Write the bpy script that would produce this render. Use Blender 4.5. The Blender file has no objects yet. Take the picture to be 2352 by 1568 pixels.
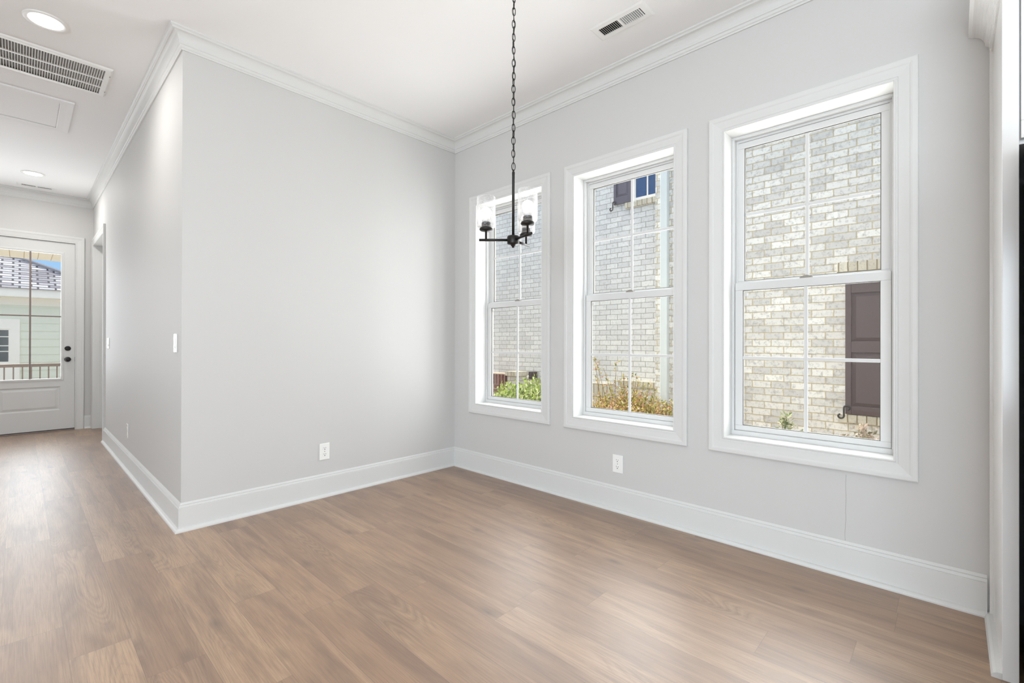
import bpy, math, random
from mathutils import Vector, Matrix
random.seed(7)
S = bpy.context.scene
COL = S.collection
PI = math.pi

# ---------------------------------------------------------------- camera
XB, YA, XC, YD, ZC = 2.87, 3.47, 0.69, 8.52, 3.09      # room planes: right wall, back wall, hall wall, front-door wall, ceiling
cam = bpy.data.cameras.new('camera'); camo = bpy.data.objects.new('camera', cam); COL.objects.link(camo)
cam.sensor_fit = 'HORIZONTAL'; cam.sensor_width = 36.0; cam.lens = 36.0 * 1070.15 / 2352.0
cam.clip_start = 0.02; cam.clip_end = 300
yaw, pit, rol = [math.radians(a) for a in (43.4059, 0.1428, 0.136)]
fw = Vector((math.cos(yaw) * math.cos(pit), math.sin(yaw) * math.cos(pit), math.sin(pit)))
rt0 = Vector((math.sin(yaw), -math.cos(yaw), 0)); up0 = rt0.cross(fw)
rt = math.cos(rol) * rt0 + math.sin(rol) * up0; up = rt.cross(fw)
M = Matrix((rt, up, -fw)).transposed().to_4x4(); M.translation = Vector((0, 0, 1.17))
camo.matrix_world = M
S.camera = camo

# ---------------------------------------------------------------- sky, sun, daylight, exposure
w = bpy.data.worlds.new('sky'); S.world = w; w.use_nodes = True
wn = w.node_tree.nodes; wl = w.node_tree.links
tc = wn.new('ShaderNodeTexCoord'); sp = wn.new('ShaderNodeSeparateXYZ'); sr = wn.new('ShaderNodeValToRGB')   # blue low sky, upper sky brightened to light the exterior
wl.new(tc.outputs['Generated'], sp.inputs[0]); wl.new(sp.outputs[2], sr.inputs[0])
e = sr.color_ramp.elements
e[0].position, e[0].color = 0.0, (0.30, 0.43, 0.55, 1); e[1].position, e[1].color = 1.0, (1.0, 1.0, 1.0, 1)
for p_, c_ in ((0.10, (0.245, 0.42, 0.64, 1)), (0.30, (0.25, 0.43, 0.68, 1)), (0.55, (0.72, 0.80, 0.92, 1))):
    x_ = e.new(p_); x_.color = c_
wl.new(sr.outputs[0], wn['Background'].inputs[0]); wn['Background'].inputs[1].default_value = 1.42
S.view_settings.view_transform = 'Standard'; S.view_settings.look = 'None'
S.view_settings.exposure = 0.09; S.view_settings.gamma = 1.0; S.view_settings.use_curve_mapping = False
S.cycles.max_bounces = 14; S.cycles.diffuse_bounces = 8; S.cycles.glossy_bounces = 5; S.cycles.transparent_max_bounces = 24
S.cycles.transmission_bounces = 8; S.cycles.sample_clamp_indirect = 6.0
S.cycles.use_denoising = True

def lamp(name, kind, loc, direction, power, color=(1, 1, 1), size=(1, 1), shape='RECTANGLE', angle=None, spread=None):
    d = bpy.data.lights.new(name, kind); d.energy = power; d.color = color
    if kind == 'AREA':
        d.shape = shape; d.size = size[0]
        if shape == 'RECTANGLE': d.size_y = size[1]
        if spread: d.spread = spread
    if angle is not None: d.angle = angle
    o = bpy.data.objects.new(name, d); COL.objects.link(o); o.location = loc
    o.rotation_euler = Vector(direction).to_track_quat('-Z', 'Y').to_euler()
    return o
lamp('sun', 'SUN', (0, 20, 12), (0.06, -0.76, -0.64), 5.2, (1.0, 0.94, 0.84), angle=math.radians(0.53))
WIN_Y = (2.770, 1.678, 0.592)                            # centres of the three dining windows
for y in WIN_Y:
    lamp('window_daylight', 'AREA', (3.42, y, 1.50), (-1, 0, 0.04), 47, (0.96, 0.98, 1.0), (0.86, 2.0))
lamp('door_daylight', 'AREA', (0.09, 8.75, 1.50), (0, -1, 0.12), 20, (0.90, 0.95, 1.0), (0.58, 1.62))
# unseen fill lamps added at assumed openings to brighten the room
lamp('rear_fill', 'AREA', (-1.95, -3.90, 1.45), (0, 1, 0.5), 26, (0.82, 0.92, 1.0), (2.5, 2.2))
lamp('side_fill', 'AREA', (-3.90, -1.5, 1.45), (1, 0, 0.55), 275, (0.82, 0.92, 1.0), (3.2, 2.2))
lamp('front_fill', 'AREA', (-1.30, 8.42, 1.45), (0, -1, 0.5), 36, (0.88, 0.94, 1.0), (0.95, 2.0))

# ---------------------------------------------------------------- materials
def nt(name):
    m = bpy.data.materials.new(name); m.use_nodes = True
    n = m.node_tree.nodes; l = m.node_tree.links
    return m, n, l, n['Principled BSDF']
def rgb(r, g, b):                                        # sRGB 0-255 to linear
    f = lambda c: (c / 255 / 12.92) if c <= 10 else ((c / 255 + 0.055) / 1.055) ** 2.4
    return (f(r), f(g), f(b), 1)
def plain(name, col, rough=0.5, metal=0.0, spec=0.5, bump=0.0, scale=60.0, var=0.0, coat=0.0):
    m, n, l, p = nt(name)
    p.inputs['Base Color'].default_value = col; p.inputs['Roughness'].default_value = rough
    p.inputs['Metallic'].default_value = metal; p.inputs['Specular IOR Level'].default_value = spec
    p.inputs['Coat Weight'].default_value = coat
    g = n.new('ShaderNodeNewGeometry'); t = n.new('ShaderNodeTexNoise'); t.inputs['Scale'].default_value = scale; t.inputs['Detail'].default_value = 4
    l.new(g.outputs['Position'], t.inputs['Vector'])
    if bump:
        b = n.new('ShaderNodeBump'); b.inputs['Strength'].default_value = bump; b.inputs['Distance'].default_value = 0.002
        l.new(t.outputs['Fac'], b.inputs['Height']); l.new(b.outputs[0], p.inputs['Normal'])
    if var:
        x = n.new('ShaderNodeMix'); x.data_type = 'RGBA'; x.blend_type = 'MULTIPLY'; x.inputs[0].default_value = var
        x.inputs[6].default_value = col; l.new(t.outputs['Color'], x.inputs[7]); l.new(x.outputs[2], p.inputs['Base Color'])
    return m
def emit(name, col, s):
    m, n, l, p = nt(name); p.inputs['Base Color'].default_value = col
    p.inputs['Emission Color'].default_value = col; p.inputs['Emission Strength'].default_value = s
    return m
def pane_mat(name, tint=(1, 1, 1, 1), ior=1.45, seeded=False, rough=0.0):
    m, n, l, p = nt(name); n.remove(p); out = n['Material Output']
    tr = n.new('ShaderNodeBsdfTransparent'); tr.inputs[0].default_value = tint
    gl = n.new('ShaderNodeBsdfGlossy'); gl.inputs['Roughness'].default_value = rough
    fr = n.new('ShaderNodeFresnel'); bk = n.new('ShaderNodeNewGeometry')   # same reflectance from both faces of a thin pane
    fi = n.new('ShaderNodeMix'); fi.inputs[2].default_value = ior; fi.inputs[3].default_value = 1.0 / ior
    l.new(bk.outputs['Backfacing'], fi.inputs[0]); l.new(fi.outputs[0], fr.inputs[0])
    mx = n.new('ShaderNodeMixShader')
    l.new(fr.outputs[0], mx.inputs[0]); l.new(tr.outputs[0], mx.inputs[1]); l.new(gl.outputs[0], mx.inputs[2])
    last = mx
    if seeded:
        g = n.new('ShaderNodeNewGeometry'); v = n.new('ShaderNodeTexVoronoi'); v.inputs['Scale'].default_value = 190
        l.new(g.outputs['Position'], v.inputs['Vector'])
        b = n.new('ShaderNodeBump'); b.inputs['Strength'].default_value = 0.7; b.inputs['Distance'].default_value = 0.002
        l.new(v.outputs['Distance'], b.inputs['Height']); l.new(b.outputs[0], gl.inputs['Normal']); l.new(b.outputs[0], fr.inputs['Normal'])
        lt = n.new('ShaderNodeMath'); lt.operation = 'LESS_THAN'; lt.inputs[1].default_value = 0.27; l.new(v.outputs['Distance'], lt.inputs[0])
        k = n.new('ShaderNodeMath'); k.operation = 'MULTIPLY'; k.inputs[1].default_value = 0.22; l.new(lt.outputs[0], k.inputs[0])
        df = n.new('ShaderNodeBsdfTranslucent'); df.inputs[0].default_value = (0.95, 0.95, 0.95, 1)
        lw = n.new('ShaderNodeLayerWeight'); lw.inputs[0].default_value = 0.18
        ed = n.new('ShaderNodeMath'); ed.operation = 'MULTIPLY'; ed.inputs[1].default_value = 0.75; l.new(lw.outputs['Facing'], ed.inputs[0])  # whitens the glass towards its edges, painting a bright rim
        ad = n.new('ShaderNodeMath'); ad.operation = 'ADD'; ad.use_clamp = True; l.new(k.outputs[0], ad.inputs[0]); l.new(ed.outputs[0], ad.inputs[1])
        d2 = n.new('ShaderNodeBsdfDiffuse'); d2.inputs[0].default_value = (0.95, 0.95, 0.95, 1)
        a2 = n.new('ShaderNodeMixShader'); a2.inputs[0].default_value = 0.5; l.new(df.outputs[0], a2.inputs[1]); l.new(d2.outputs[0], a2.inputs[2])
        m2 = n.new('ShaderNodeMixShader'); l.new(ad.outputs[0], m2.inputs[0]); l.new(mx.outputs[0], m2.inputs[1]); l.new(a2.outputs[0], m2.inputs[2]); last = m2
    l.new(last.outputs[0], out.inputs[0])
    return m
def math_(n, l, op, a, b=None):
    x = n.new('ShaderNodeMath'); x.operation = op
    for i, v in enumerate((a, b)):
        if v is None: continue
        if isinstance(v, (int, float)): x.inputs[i].default_value = v
        else: l.new(v, x.inputs[i])
    return x.outputs[0]
def ramp(n, l, src, stops):
    r = n.new('ShaderNodeValToRGB'); e = r.color_ramp.elements
    e[0].position, e[0].color = stops[0]; e[1].position, e[1].color = stops[-1]
    for p_, c in stops[1:-1]:
        x = e.new(p_); x.color = c
    l.new(src, r.inputs[0]); return r.outputs[0]
def mixc(n, l, fac, a, b, blend='MIX'):
    x = n.new('ShaderNodeMix'); x.data_type = 'RGBA'; x.blend_type = blend
    for i, v in ((0, fac), (6, a), (7, b)):
        if isinstance(v, (int, float, tuple)): x.inputs[i].default_value = v
        else: l.new(v, x.inputs[i])
    return x.outputs[2]

def floor_mat():
    m, n, l, p = nt('oak_planks')
    uv = n.new('ShaderNodeUVMap'); uv.uv_map = 'plank'
    at = n.new('ShaderNodeAttribute'); at.attribute_name = 'plank_tone'
    sx = n.new('ShaderNodeSeparateXYZ'); l.new(uv.outputs[0], sx.inputs[0])
    sc = n.new('ShaderNodeSeparateColor'); l.new(at.outputs['Color'], sc.inputs[0])
    off = math_(n, l, 'MULTIPLY', sc.outputs[1], 61.0)
    def vec(kx, ky):
        c = n.new('ShaderNodeCombineXYZ')
        l.new(math_(n, l, 'MULTIPLY', sx.outputs[0], kx), c.inputs[0]); l.new(math_(n, l, 'MULTIPLY', sx.outputs[1], ky), c.inputs[1]); l.new(off, c.inputs[2])
        return c.outputs[0]
    def noise(v_, det=4, dist=0.0, ro=0.6):
        t = n.new('ShaderNodeTexNoise'); t.inputs['Scale'].default_value = 1; t.inputs['Detail'].default_value = det; t.inputs['Distortion'].default_value = dist; t.inputs['Roughness'].default_value = ro
        l.new(v_, t.inputs['Vector']); return t.outputs['Fac']
    fine = noise(vec(6, 300), 5, 0.2, 0.7); mid = noise(vec(1.1, 11), 5, 0.9); zone = noise(vec(1.9, 5.0), 2, 0.4)
    cat = noise(vec(0.75, 6.0), 1.0, 0.15)                   # cathedral rings: contour lines of a stretched field
    ring = math_(n, l, 'ABSOLUTE', math_(n, l, 'SINE', math_(n, l, 'ADD', math_(n, l, 'MULTIPLY', cat, 105.0), math_(n, l, 'MULTIPLY', fine, 1.6))))
    rmask = ramp(n, l, noise(vec(1.5, 4.0), 1), [(0.52, (0, 0, 0, 1)), (0.66, (1, 1, 1, 1))])
    knot = n.new('ShaderNodeTexVoronoi'); knot.inputs['Scale'].default_value = 1; l.new(vec(2.3, 5.6), knot.inputs['Vector'])
    kn = ramp(n, l, math_(n, l, 'ADD', knot.outputs['Distance'], math_(n, l, 'MULTIPLY', fine, 0.05)), [(0.045, (1, 1, 1, 1)), (0.085, (0.6, 0.6, 0.6, 1)), (0.20, (0, 0, 0, 1))])
    base = ramp(n, l, sc.outputs[0], [(0.0, rgb(140, 107, 79)), (0.5, rgb(156, 122, 92)), (1.0, rgb(172, 139, 107))])
    c1 = mixc(n, l, math_(n, l, 'MULTIPLY', ramp(n, l, mid, [(0.42, (0, 0, 0, 1)), (0.66, (1, 1, 1, 1))]), 0.75), base, rgb(112, 82, 60))
    c1 = mixc(n, l, math_(n, l, 'MULTIPLY', ramp(n, l, zone, [(0.50, (0, 0, 0, 1)), (0.70, (1, 1, 1, 1))]), 0.45), c1, rgb(180, 147, 112))
    c2 = mixc(n, l, math_(n, l, 'MULTIPLY', ramp(n, l, fine, [(0.44, (0, 0, 0, 1)), (0.60, (1, 1, 1, 1))]), 0.40), c1, rgb(96, 70, 51))
    rk = math_(n, l, 'MULTIPLY', math_(n, l, 'MULTIPLY', ramp(n, l, ring, [(0.0, (1, 1, 1, 1)), (0.45, (0, 0, 0, 1))]), rmask), 0.34)
    c3 = mixc(n, l, rk, c2, rgb(92, 66, 48))
    rw = math_(n, l, 'MULTIPLY', math_(n, l, 'MULTIPLY', ramp(n, l, ring, [(0.80, (0, 0, 0, 1)), (1.0, (1, 1, 1, 1))]), rmask), 0.16)
    c3 = mixc(n, l, rw, c3, rgb(188, 160, 128))
    c4 = mixc(n, l, math_(n, l, 'MULTIPLY', kn, 0.62), c3, rgb(66, 50, 42))
    # hairline seams between planks
    L_, W_ = 1.235, 0.1785
    ex = math_(n, l, 'MINIMUM', sx.outputs[0], math_(n, l, 'SUBTRACT', L_, sx.outputs[0]))
    ey = math_(n, l, 'MINIMUM', sx.outputs[1], math_(n, l, 'SUBTRACT', W_, sx.outputs[1]))
    seam = math_(n, l, 'LESS_THAN', math_(n, l, 'MINIMUM', ex, ey), 0.0009)
    c5 = mixc(n, l, math_(n, l, 'MULTIPLY', seam, 0.55), c4, rgb(84, 62, 48))
    l.new(c5, p.inputs['Base Color'])
    r = ramp(n, l, fine, [(0.2, (0.38, 0.38, 0.38, 1)), (0.8, (0.50, 0.50, 0.50, 1))]); l.new(r, p.inputs['Roughness'])
    p.inputs['Specular IOR Level'].default_value = 0.8; p.inputs['Coat Weight'].default_value = 1.0; p.inputs['Coat Roughness'].default_value = 0.47; p.inputs['Coat IOR'].default_value = 1.55
    b = n.new('ShaderNodeBump'); b.inputs['Strength'].default_value = 0.06; b.inputs['Distance'].default_value = 0.0012
    h = math_(n, l, 'SUBTRACT', math_(n, l, 'ADD', fine, math_(n, l, 'MULTIPLY', ring, 0.25)), math_(n, l, 'MULTIPLY', seam, 2.0))
    l.new(h, b.inputs['Height']); l.new(b.outputs[0], p.inputs['Normal'])
    return m

def brick_mat(name, face, c1, c2, mortar, bw=0.203, bh=0.0813, ms=0.0115, stain=None, soldier=False, blotch=0.5, vo=0.0):
    """face: which world axes give the wall's (u, v)"""
    m, n, l, p = nt(name)
    g = n.new('ShaderNodeNewGeometry'); s = n.new('ShaderNodeSeparateXYZ'); l.new(g.outputs['Position'], s.inputs[0])
    c = n.new('ShaderNodeCombineXYZ')
    l.new(s.outputs['XYZ'.index(face[0])], c.inputs[1 if soldier else 0]); l.new(math_(n, l, 'SUBTRACT', s.outputs['XYZ'.index(face[1])], vo), c.inputs[0 if soldier else 1])
    # slight waviness so the joints are not ruled lines
    wv = n.new('ShaderNodeTexNoise'); wv.inputs['Scale'].default_value = 9; l.new(g.outputs['Position'], wv.inputs['Vector'])
    wm = n.new('ShaderNodeVectorMath'); wm.operation = 'MULTIPLY_ADD'; wm.inputs[1].default_value = (0.012, 0.012, 0.0); l.new(wv.outputs['Color'], wm.inputs[0]); l.new(c.outputs[0], wm.inputs[2])
    b = n.new('ShaderNodeTexBrick'); b.inputs['Scale'].default_value = 1.0; b.inputs['Brick Width'].default_value = bw; b.inputs['Row Height'].default_value = bh
    b.inputs['Mortar Size'].default_value = ms / 2; b.inputs['Mortar Smooth'].default_value = 0.25; b.inputs['Bias'].default_value = 0.0
    b.offset = 0.0 if soldier else 0.36; b.offset_frequency = 2
    b.inputs['Color1'].default_value = c1; b.inputs['Color2'].default_value = c2; b.inputs['Mortar'].default_value = mortar
    l.new(wm.outputs[0], b.inputs['Vector'])
    big = n.new('ShaderNodeTexNoise'); big.inputs['Scale'].default_value = 26; big.inputs['Detail'].default_value = 7; big.inputs['Roughness'].default_value = 0.7; l.new(g.outputs['Position'], big.inputs['Vector'])
    spk = n.new('ShaderNodeTexNoise'); spk.inputs['Scale'].default_value = 60; spk.inputs['Detail'].default_value = 4; l.new(g.outputs['Position'], spk.inputs['Vector'])
    col = mixc(n, l, math_(n, l, 'MULTIPLY', ramp(n, l, big.outputs['Fac'], [(0.50, (0, 0, 0, 1)), (0.66, (1, 1, 1, 1))]), blotch), b.outputs['Color'], stain or rgb(150, 148, 146))
    col = mixc(n, l, math_(n, l, 'MULTIPLY', ramp(n, l, spk.outputs['Fac'], [(0.62, (0, 0, 0, 1)), (0.70, (1, 1, 1, 1))]), 0.75 * blotch), col, rgb(132, 112, 104))
    l.new(col, p.inputs['Base Color']); p.inputs['Roughness'].default_value = 0.9; p.inputs['Specular IOR Level'].default_value = 0.2
    bp = n.new('ShaderNodeBump'); bp.inputs['Strength'].default_value = 0.8; bp.inputs['Distance'].default_value = 0.012
    hh = math_(n, l, 'SUBTRACT', math_(n, l, 'MULTIPLY', big.outputs['Fac'], 0.5), b.outputs['Fac'])
    l.new(hh, bp.inputs['Height']); l.new(bp.outputs[0], p.inputs['Normal'])
    return m

def shingle_mat():
    m, n, l, p = nt('roof_shingles')
    g = n.new('ShaderNodeNewGeometry'); s = n.new('ShaderNodeSeparateXYZ'); l.new(g.outputs['Position'], s.inputs[0])
    c = n.new('ShaderNodeCombineXYZ'); l.new(s.outputs[0], c.inputs[0]); l.new(math_(n, l, 'MULTIPLY', s.outputs[2], 2.236), c.inputs[1])
    b = n.new('ShaderNodeTexBrick'); b.inputs['Scale'].default_value = 1; b.inputs['Brick Width'].default_value = 0.30; b.inputs['Row Height'].default_value = 0.145
    b.inputs['Mortar Size'].default_value = 0.022; b.inputs['Mortar Smooth'].default_value = 0.6; b.offset = 0.37
    b.inputs['Color1'].default_value = rgb(214, 212, 216); b.inputs['Color2'].default_value = rgb(128, 126, 138); b.inputs['Mortar'].default_value = rgb(52, 52, 70)  # pale tone paints sunlit tops, dark joints paint the course shadows
    l.new(c.outputs[0], b.inputs['Vector'])
    l.new(b.outputs['Color'], p.inputs['Base Color']); p.inputs['Roughness'].default_value = 0.9
    bp = n.new('ShaderNodeBump'); bp.inputs['Distance'].default_value = 0.02; l.new(b.outputs['Fac'], bp.inputs['Height']); bp.invert = True; l.new(bp.outputs[0], p.inputs['Normal'])
    return m
def leaf_mat(name, stops, rough=0.45):
    m, n, l, p = nt(name)
    at = n.new('ShaderNodeAttribute'); at.attribute_name = 'tint'; s = n.new('ShaderNodeSeparateColor'); l.new(at.outputs['Color'], s.inputs[0])
    c = ramp(n, l, s.outputs[0], stops); l.new(c, p.inputs['Base Color']); p.inputs['Roughness'].default_value = rough
    t = n.new('ShaderNodeBsdfTranslucent'); l.new(c, t.inputs[0]); x = n.new('ShaderNodeMixShader'); x.inputs[0].default_value = 0.3
    l.new(p.outputs[0], x.inputs[1]); l.new(t.outputs[0], x.inputs[2]); l.new(x.outputs[0], n['Material Output'].inputs[0])
    return m

WALL = plain('greige_wall_paint', rgb(204, 203, 201), 0.62, spec=0.25, bump=0.05, scale=220)
CEIL = plain('ceiling_paint', rgb(240, 240, 240), 0.75, spec=0.2, bump=0.04, scale=200)
TRIM = plain('white_trim_paint', rgb(215, 215, 213), 0.42, spec=0.3, bump=0.02, scale=40)
VINYL = plain('white_vinyl', rgb(212, 212, 211), 0.42, spec=0.3)
PLASTIC = plain('white_plastic', rgb(240, 240, 237), 0.22, spec=0.5)
SLOT = plain('dark_slot', rgb(60, 58, 55), 0.6)
SEAL = plain('glazing_seal', rgb(88, 84, 76), 0.6)
LOCK = plain('grey_lock_plastic', rgb(148, 142, 134), 0.4)
BLACK = plain('black_iron', rgb(44, 42, 40), 0.42, metal=0.55, spec=0.5, bump=0.1, scale=300)
IRON = plain('wrought_iron', rgb(46, 46, 48), 0.55)
FLOOR = floor_mat()
GLASS = pane_mat('window_glass', (0.985, 0.99, 0.985, 1))
SHADE = pane_mat('seeded_glass', (0.985, 0.985, 0.985, 1), 1.45, seeded=True, rough=0.03)
BULB = emit('lit_bulb', (1.0, 0.97, 0.93, 1), 1.6)
BULBGL = plain('frosted_collar', rgb(232, 230, 226), 0.4)
LENS = emit('lit_lens', (1.0, 0.98, 0.95, 1), 9.0)
CAB = plain('white_cabinet_lacquer', rgb(234, 234, 233), 0.16, spec=0.5)
FRIDGE = plain('black_appliance', rgb(10, 10, 11), 0.12, spec=0.5)
GRILLE = plain('white_enamel', rgb(236, 236, 234), 0.4, spec=0.4)
DUCT = plain('duct_shadow', rgb(126, 126, 124), 0.8)
DUCTDARK = plain('duct_black', rgb(26, 26, 25), 0.8)
BR_N = brick_mat('whitewashed_brick', 'YZ', rgb(240, 238, 232), rgb(204, 202, 198), rgb(202, 188, 156), blotch=0.6)
BR_R = brick_mat('whitewashed_brick_recess', 'YZ', rgb(238, 238, 236), rgb(220, 220, 220), rgb(176, 174, 168), ms=0.009, blotch=0.35)
BR_S = brick_mat('whitewashed_soldier', 'YZ', rgb(222, 216, 198), rgb(198, 190, 172), rgb(150, 138, 110), 0.203, 0.0813, 0.012, soldier=True, vo=0.108)
BR_RED = brick_mat('red_brick', 'YZ', rgb(128, 66, 52), rgb(96, 52, 44), rgb(196, 180, 160), 0.203, 0.0813, 0.016, stain=rgb(170, 128, 110), blotch=0.4)
BR_REDS = brick_mat('red_brick_soldier', 'YZ', rgb(128, 66, 52), rgb(96, 52, 44), rgb(196, 180, 160), 0.203, 0.0813, 0.016, stain=rgb(170, 128, 110), blotch=0.4, soldier=True, vo=0.195)
BR_DARK = brick_mat('dark_brick', 'YZ', rgb(84, 58, 56), rgb(62, 46, 48), rgb(90, 78, 74), blotch=0.2)
SHUT = plain('brown_shutter_paint', rgb(96, 82, 82), 0.5, spec=0.4, var=0.25, scale=90)
SHUTBLUE = plain('slate_shutter_paint', rgb(98, 94, 108), 0.5, spec=0.4)
SPOUT = plain('pale_blue_gutter', rgb(222, 228, 226), 0.45)
SKYGLASS = plain('neighbour_window_glass', rgb(40, 78, 128), 0.06, spec=0.8)
TRIMOUT = plain('exterior_white_trim', rgb(248, 246, 240), 0.5)
SIDING = plain('pale_green_siding', rgb(226, 231, 218), 0.6)
SHING = shingle_mat()
BEAD = plain('cream_beadboard', rgb(252, 246, 232), 0.55)
RAILM = plain('brown_rail', rgb(134, 120, 114), 0.55)
DARKGL = plain('dim_window_glass', rgb(78, 88, 92), 0.1, spec=0.7)
MULCH = plain('sandy_mulch', rgb(192, 180, 160), 0.95, bump=0.6, scale=30, var=0.5)
DECK = plain('porch_concrete', rgb(214, 210, 204), 0.8)
STEM = plain('woody_stem', rgb(120, 92, 66), 0.8)
LEAF_G = leaf_mat('bright_green_leaf', [(0.0, rgb(104, 132, 48)), (0.45, rgb(176, 200, 76)), (1.0, rgb(244, 246, 200))])
LEAF_R = leaf_mat('autumn_leaf', [(0.0, rgb(118, 122, 58)), (0.35, rgb(190, 186, 100)), (0.6, rgb(222, 200, 122)), (0.8, rgb(206, 146, 116)), (1.0, rgb(240, 214, 198))])
LEAF_P = leaf_mat('pale_new_leaf', [(0.0, rgb(96, 112, 72)), (0.5, rgb(176, 186, 140)), (1.0, rgb(232, 226, 210))])
LEAF_K = leaf_mat('pinkish_leaf', [(0.0, rgb(96, 104, 72)), (0.45, rgb(172, 158, 134)), (1.0, rgb(232, 214, 202))])
CRACK = plain('crack_grey', rgb(168, 166, 162), 0.8)  # grey of the thin crack line itself

# ---------------------------------------------------------------- mesh helpers
class MB:
    def __init__(s): s.v = []; s.f = []; s.sm = []
    def add(s, vs, fs, smooth=False):
        o = len(s.v); s.v += [tuple(v) for v in vs]; s.f += [tuple(i + o for i in f) for f in fs]; s.sm += [smooth] * len(fs); return s
    def box(s, a, b):
        x0, y0, z0 = a; x1, y1, z1 = b
        x0, x1 = sorted((x0, x1)); y0, y1 = sorted((y0, y1)); z0, z1 = sorted((z0, z1))
        return s.add([(x0, y0, z0), (x1, y0, z0), (x1, y1, z0), (x0, y1, z0), (x0, y0, z1), (x1, y0, z1), (x1, y1, z1), (x0, y1, z1)],
                     [(0, 3, 2, 1), (4, 5, 6, 7), (0, 1, 5, 4), (1, 2, 6, 5), (2, 3, 7, 6), (3, 0, 4, 7)])
    def prism(s, poly, mp, d0, d1):                      # polygon (a,b) extruded from depth d0 to d1
        k = len(poly)
        vs = [mp(a, b, d0) for a, b in poly] + [mp(a, b, d1) for a, b in poly]
        return s.add(vs, [tuple(range(k))[::-1], tuple(range(k, 2 * k))] + [(i, (i + 1) % k, k + (i + 1) % k, k + i) for i in range(k)])
    def lathe(s, prof, c=(0, 0, 0), n=32, axis='Z', smooth=True, flip=False):
        vs = []; fs = []
        for r, h in prof:
            for i in range(n):
                a = 2 * PI * i / n; p, q = r * math.cos(a), r * math.sin(a)
                d = {'Z': (p, q, h), 'X': (h, p, q), 'Y': (p, h, q)}[axis]
                vs.append((c[0] + d[0], c[1] + d[1], c[2] + d[2]))
        for j in range(len(prof) - 1):
            for i in range(n):
                fs.append((j * n + i, j * n + (i + 1) % n, (j + 1) * n + (i + 1) % n, (j + 1) * n + i))
        return s.add(vs, fs, smooth)
    def tube(s, pts, r, n=8, closed=False, smooth=True):
        pts = [Vector(p) for p in pts]; k = len(pts); rr = r if isinstance(r, (list, tuple)) else [r] * k
        vs = []; fs = []; ref = None
        for i, p in enumerate(pts):
            t = (pts[(i + 1) % k] - pts[i - 1]) if closed else (pts[min(i + 1, k - 1)] - pts[max(i - 1, 0)])
            t.normalize()
            if ref is None: ref = Vector((0, 0, 1)) if abs(t.z) < 0.9 else Vector((1, 0, 0))
            u = (ref - t * ref.dot(t)).normalized(); v = t.cross(u); ref = u
            for j in range(n):
                a = 2 * PI * j / n; vs.append(p + rr[i] * (math.cos(a) * u + math.sin(a) * v))
        for i in range(k if closed else k - 1):
            a = i * n; b = ((i + 1) % k) * n
            for j in range(n): fs.append((a + j, a + (j + 1) % n, b + (j + 1) % n, b + j))
        s.add(vs, fs, smooth)
        if not closed:
            o = len(s.v) - len(vs)
            s.f += [tuple(o + j for j in range(n))[::-1], tuple(o + (k - 1) * n + j for j in range(n))]; s.sm += [False, False]
        return s
    def sweep(s, path, prof, mp, closed=False, seg=None, cap=True):
        """profile (offset to the right of the path, t) mitred along a 2-D path; mp maps (a, b, t) to 3-D"""
        P = [Vector(p) for p in path]; k = len(P); rows = []
        def rn(a, b):
            d = (b - a).normalized(); return Vector((d.y, -d.x))
        for i in range(k):
            n1 = rn(P[i - 1], P[i]) if (closed or i > 0) else None
            n2 = rn(P[i], P[(i + 1) % k]) if (closed or i < k - 1) else None
            if n1 is None: m = n2
            elif n2 is None: m = n1
            else: m = (n1 + n2) / (1 + n1.dot(n2))
            rows.append([mp(P[i].x + m.x * o, P[i].y + m.y * o, t) for o, t in prof])
        rng = range(k if closed else k - 1) if seg is None else [seg]
        q = len(prof)
        for i in rng:
            a, b = rows[i], rows[(i + 1) % k]
            fs = [(j, j + 1, q + j + 1, q + j) for j in range(q - 1)]
            if cap and not closed: fs += [tuple(range(q)), tuple(range(q, 2 * q))[::-1]]
            s.add(a + b, fs)
        return s
    def build(s, name, mat, parent=None, bevel=0.0, origin=None, segs=2, kind=None):
        off = Vector(parent_loc(parent)) if parent else (Vector(origin) if origin else Vector((0, 0, 0)))
        me = bpy.data.meshes.new(name); me.from_pydata([tuple(Vector(v) - off) for v in s.v], [], s.f)
        me.polygons.foreach_set('use_smooth', s.sm); me.update()
        import bmesh
        bm = bmesh.new(); bm.from_mesh(me); bmesh.ops.recalc_face_normals(bm, faces=bm.faces); bm.to_mesh(me); bm.free()
        me.materials.append(mat)
        o = bpy.data.objects.new(name, me); COL.objects.link(o)
        if parent: o.parent = parent
        elif origin: o.location = origin
        if bevel:
            bv = o.modifiers.new('bevel', 'BEVEL'); bv.width = bevel; bv.segments = segs; bv.limit_method = 'ANGLE'; bv.angle_limit = math.radians(40)
        if kind: o['kind'] = kind
        return o
def parent_loc(p):
    v = Vector((0, 0, 0))
    while p is not None: v = v + Vector(p.location); p = p.parent
    return v
def empty(name, loc, rz=0.0):
    o = bpy.data.objects.new(name, None); COL.objects.link(o); o.location = loc; o.rotation_euler = (0, 0, rz); o.empty_display_size = 0.1
    return o
def tag(o, label, cat, group=None, kind=None):
    o['label'] = label; o['category'] = cat
    if group: o['group'] = group
    if kind: o['kind'] = kind
    return o
def copy_tree(o, parent=None):
    c = o.copy(); COL.objects.link(c); c.parent = parent
    for ch in list(o.children): copy_tree(ch, c)
    return c
ID = lambda a, b, t: (a, b, t)
inX = lambda x: (lambda a, b, t: (x - t, a, b))          # (a,b)=(Y,Z) on a wall facing -X
inY = lambda y: (lambda a, b, t: (a, y - t, b))          # (a,b)=(X,Z) on a wall facing -Y

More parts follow.
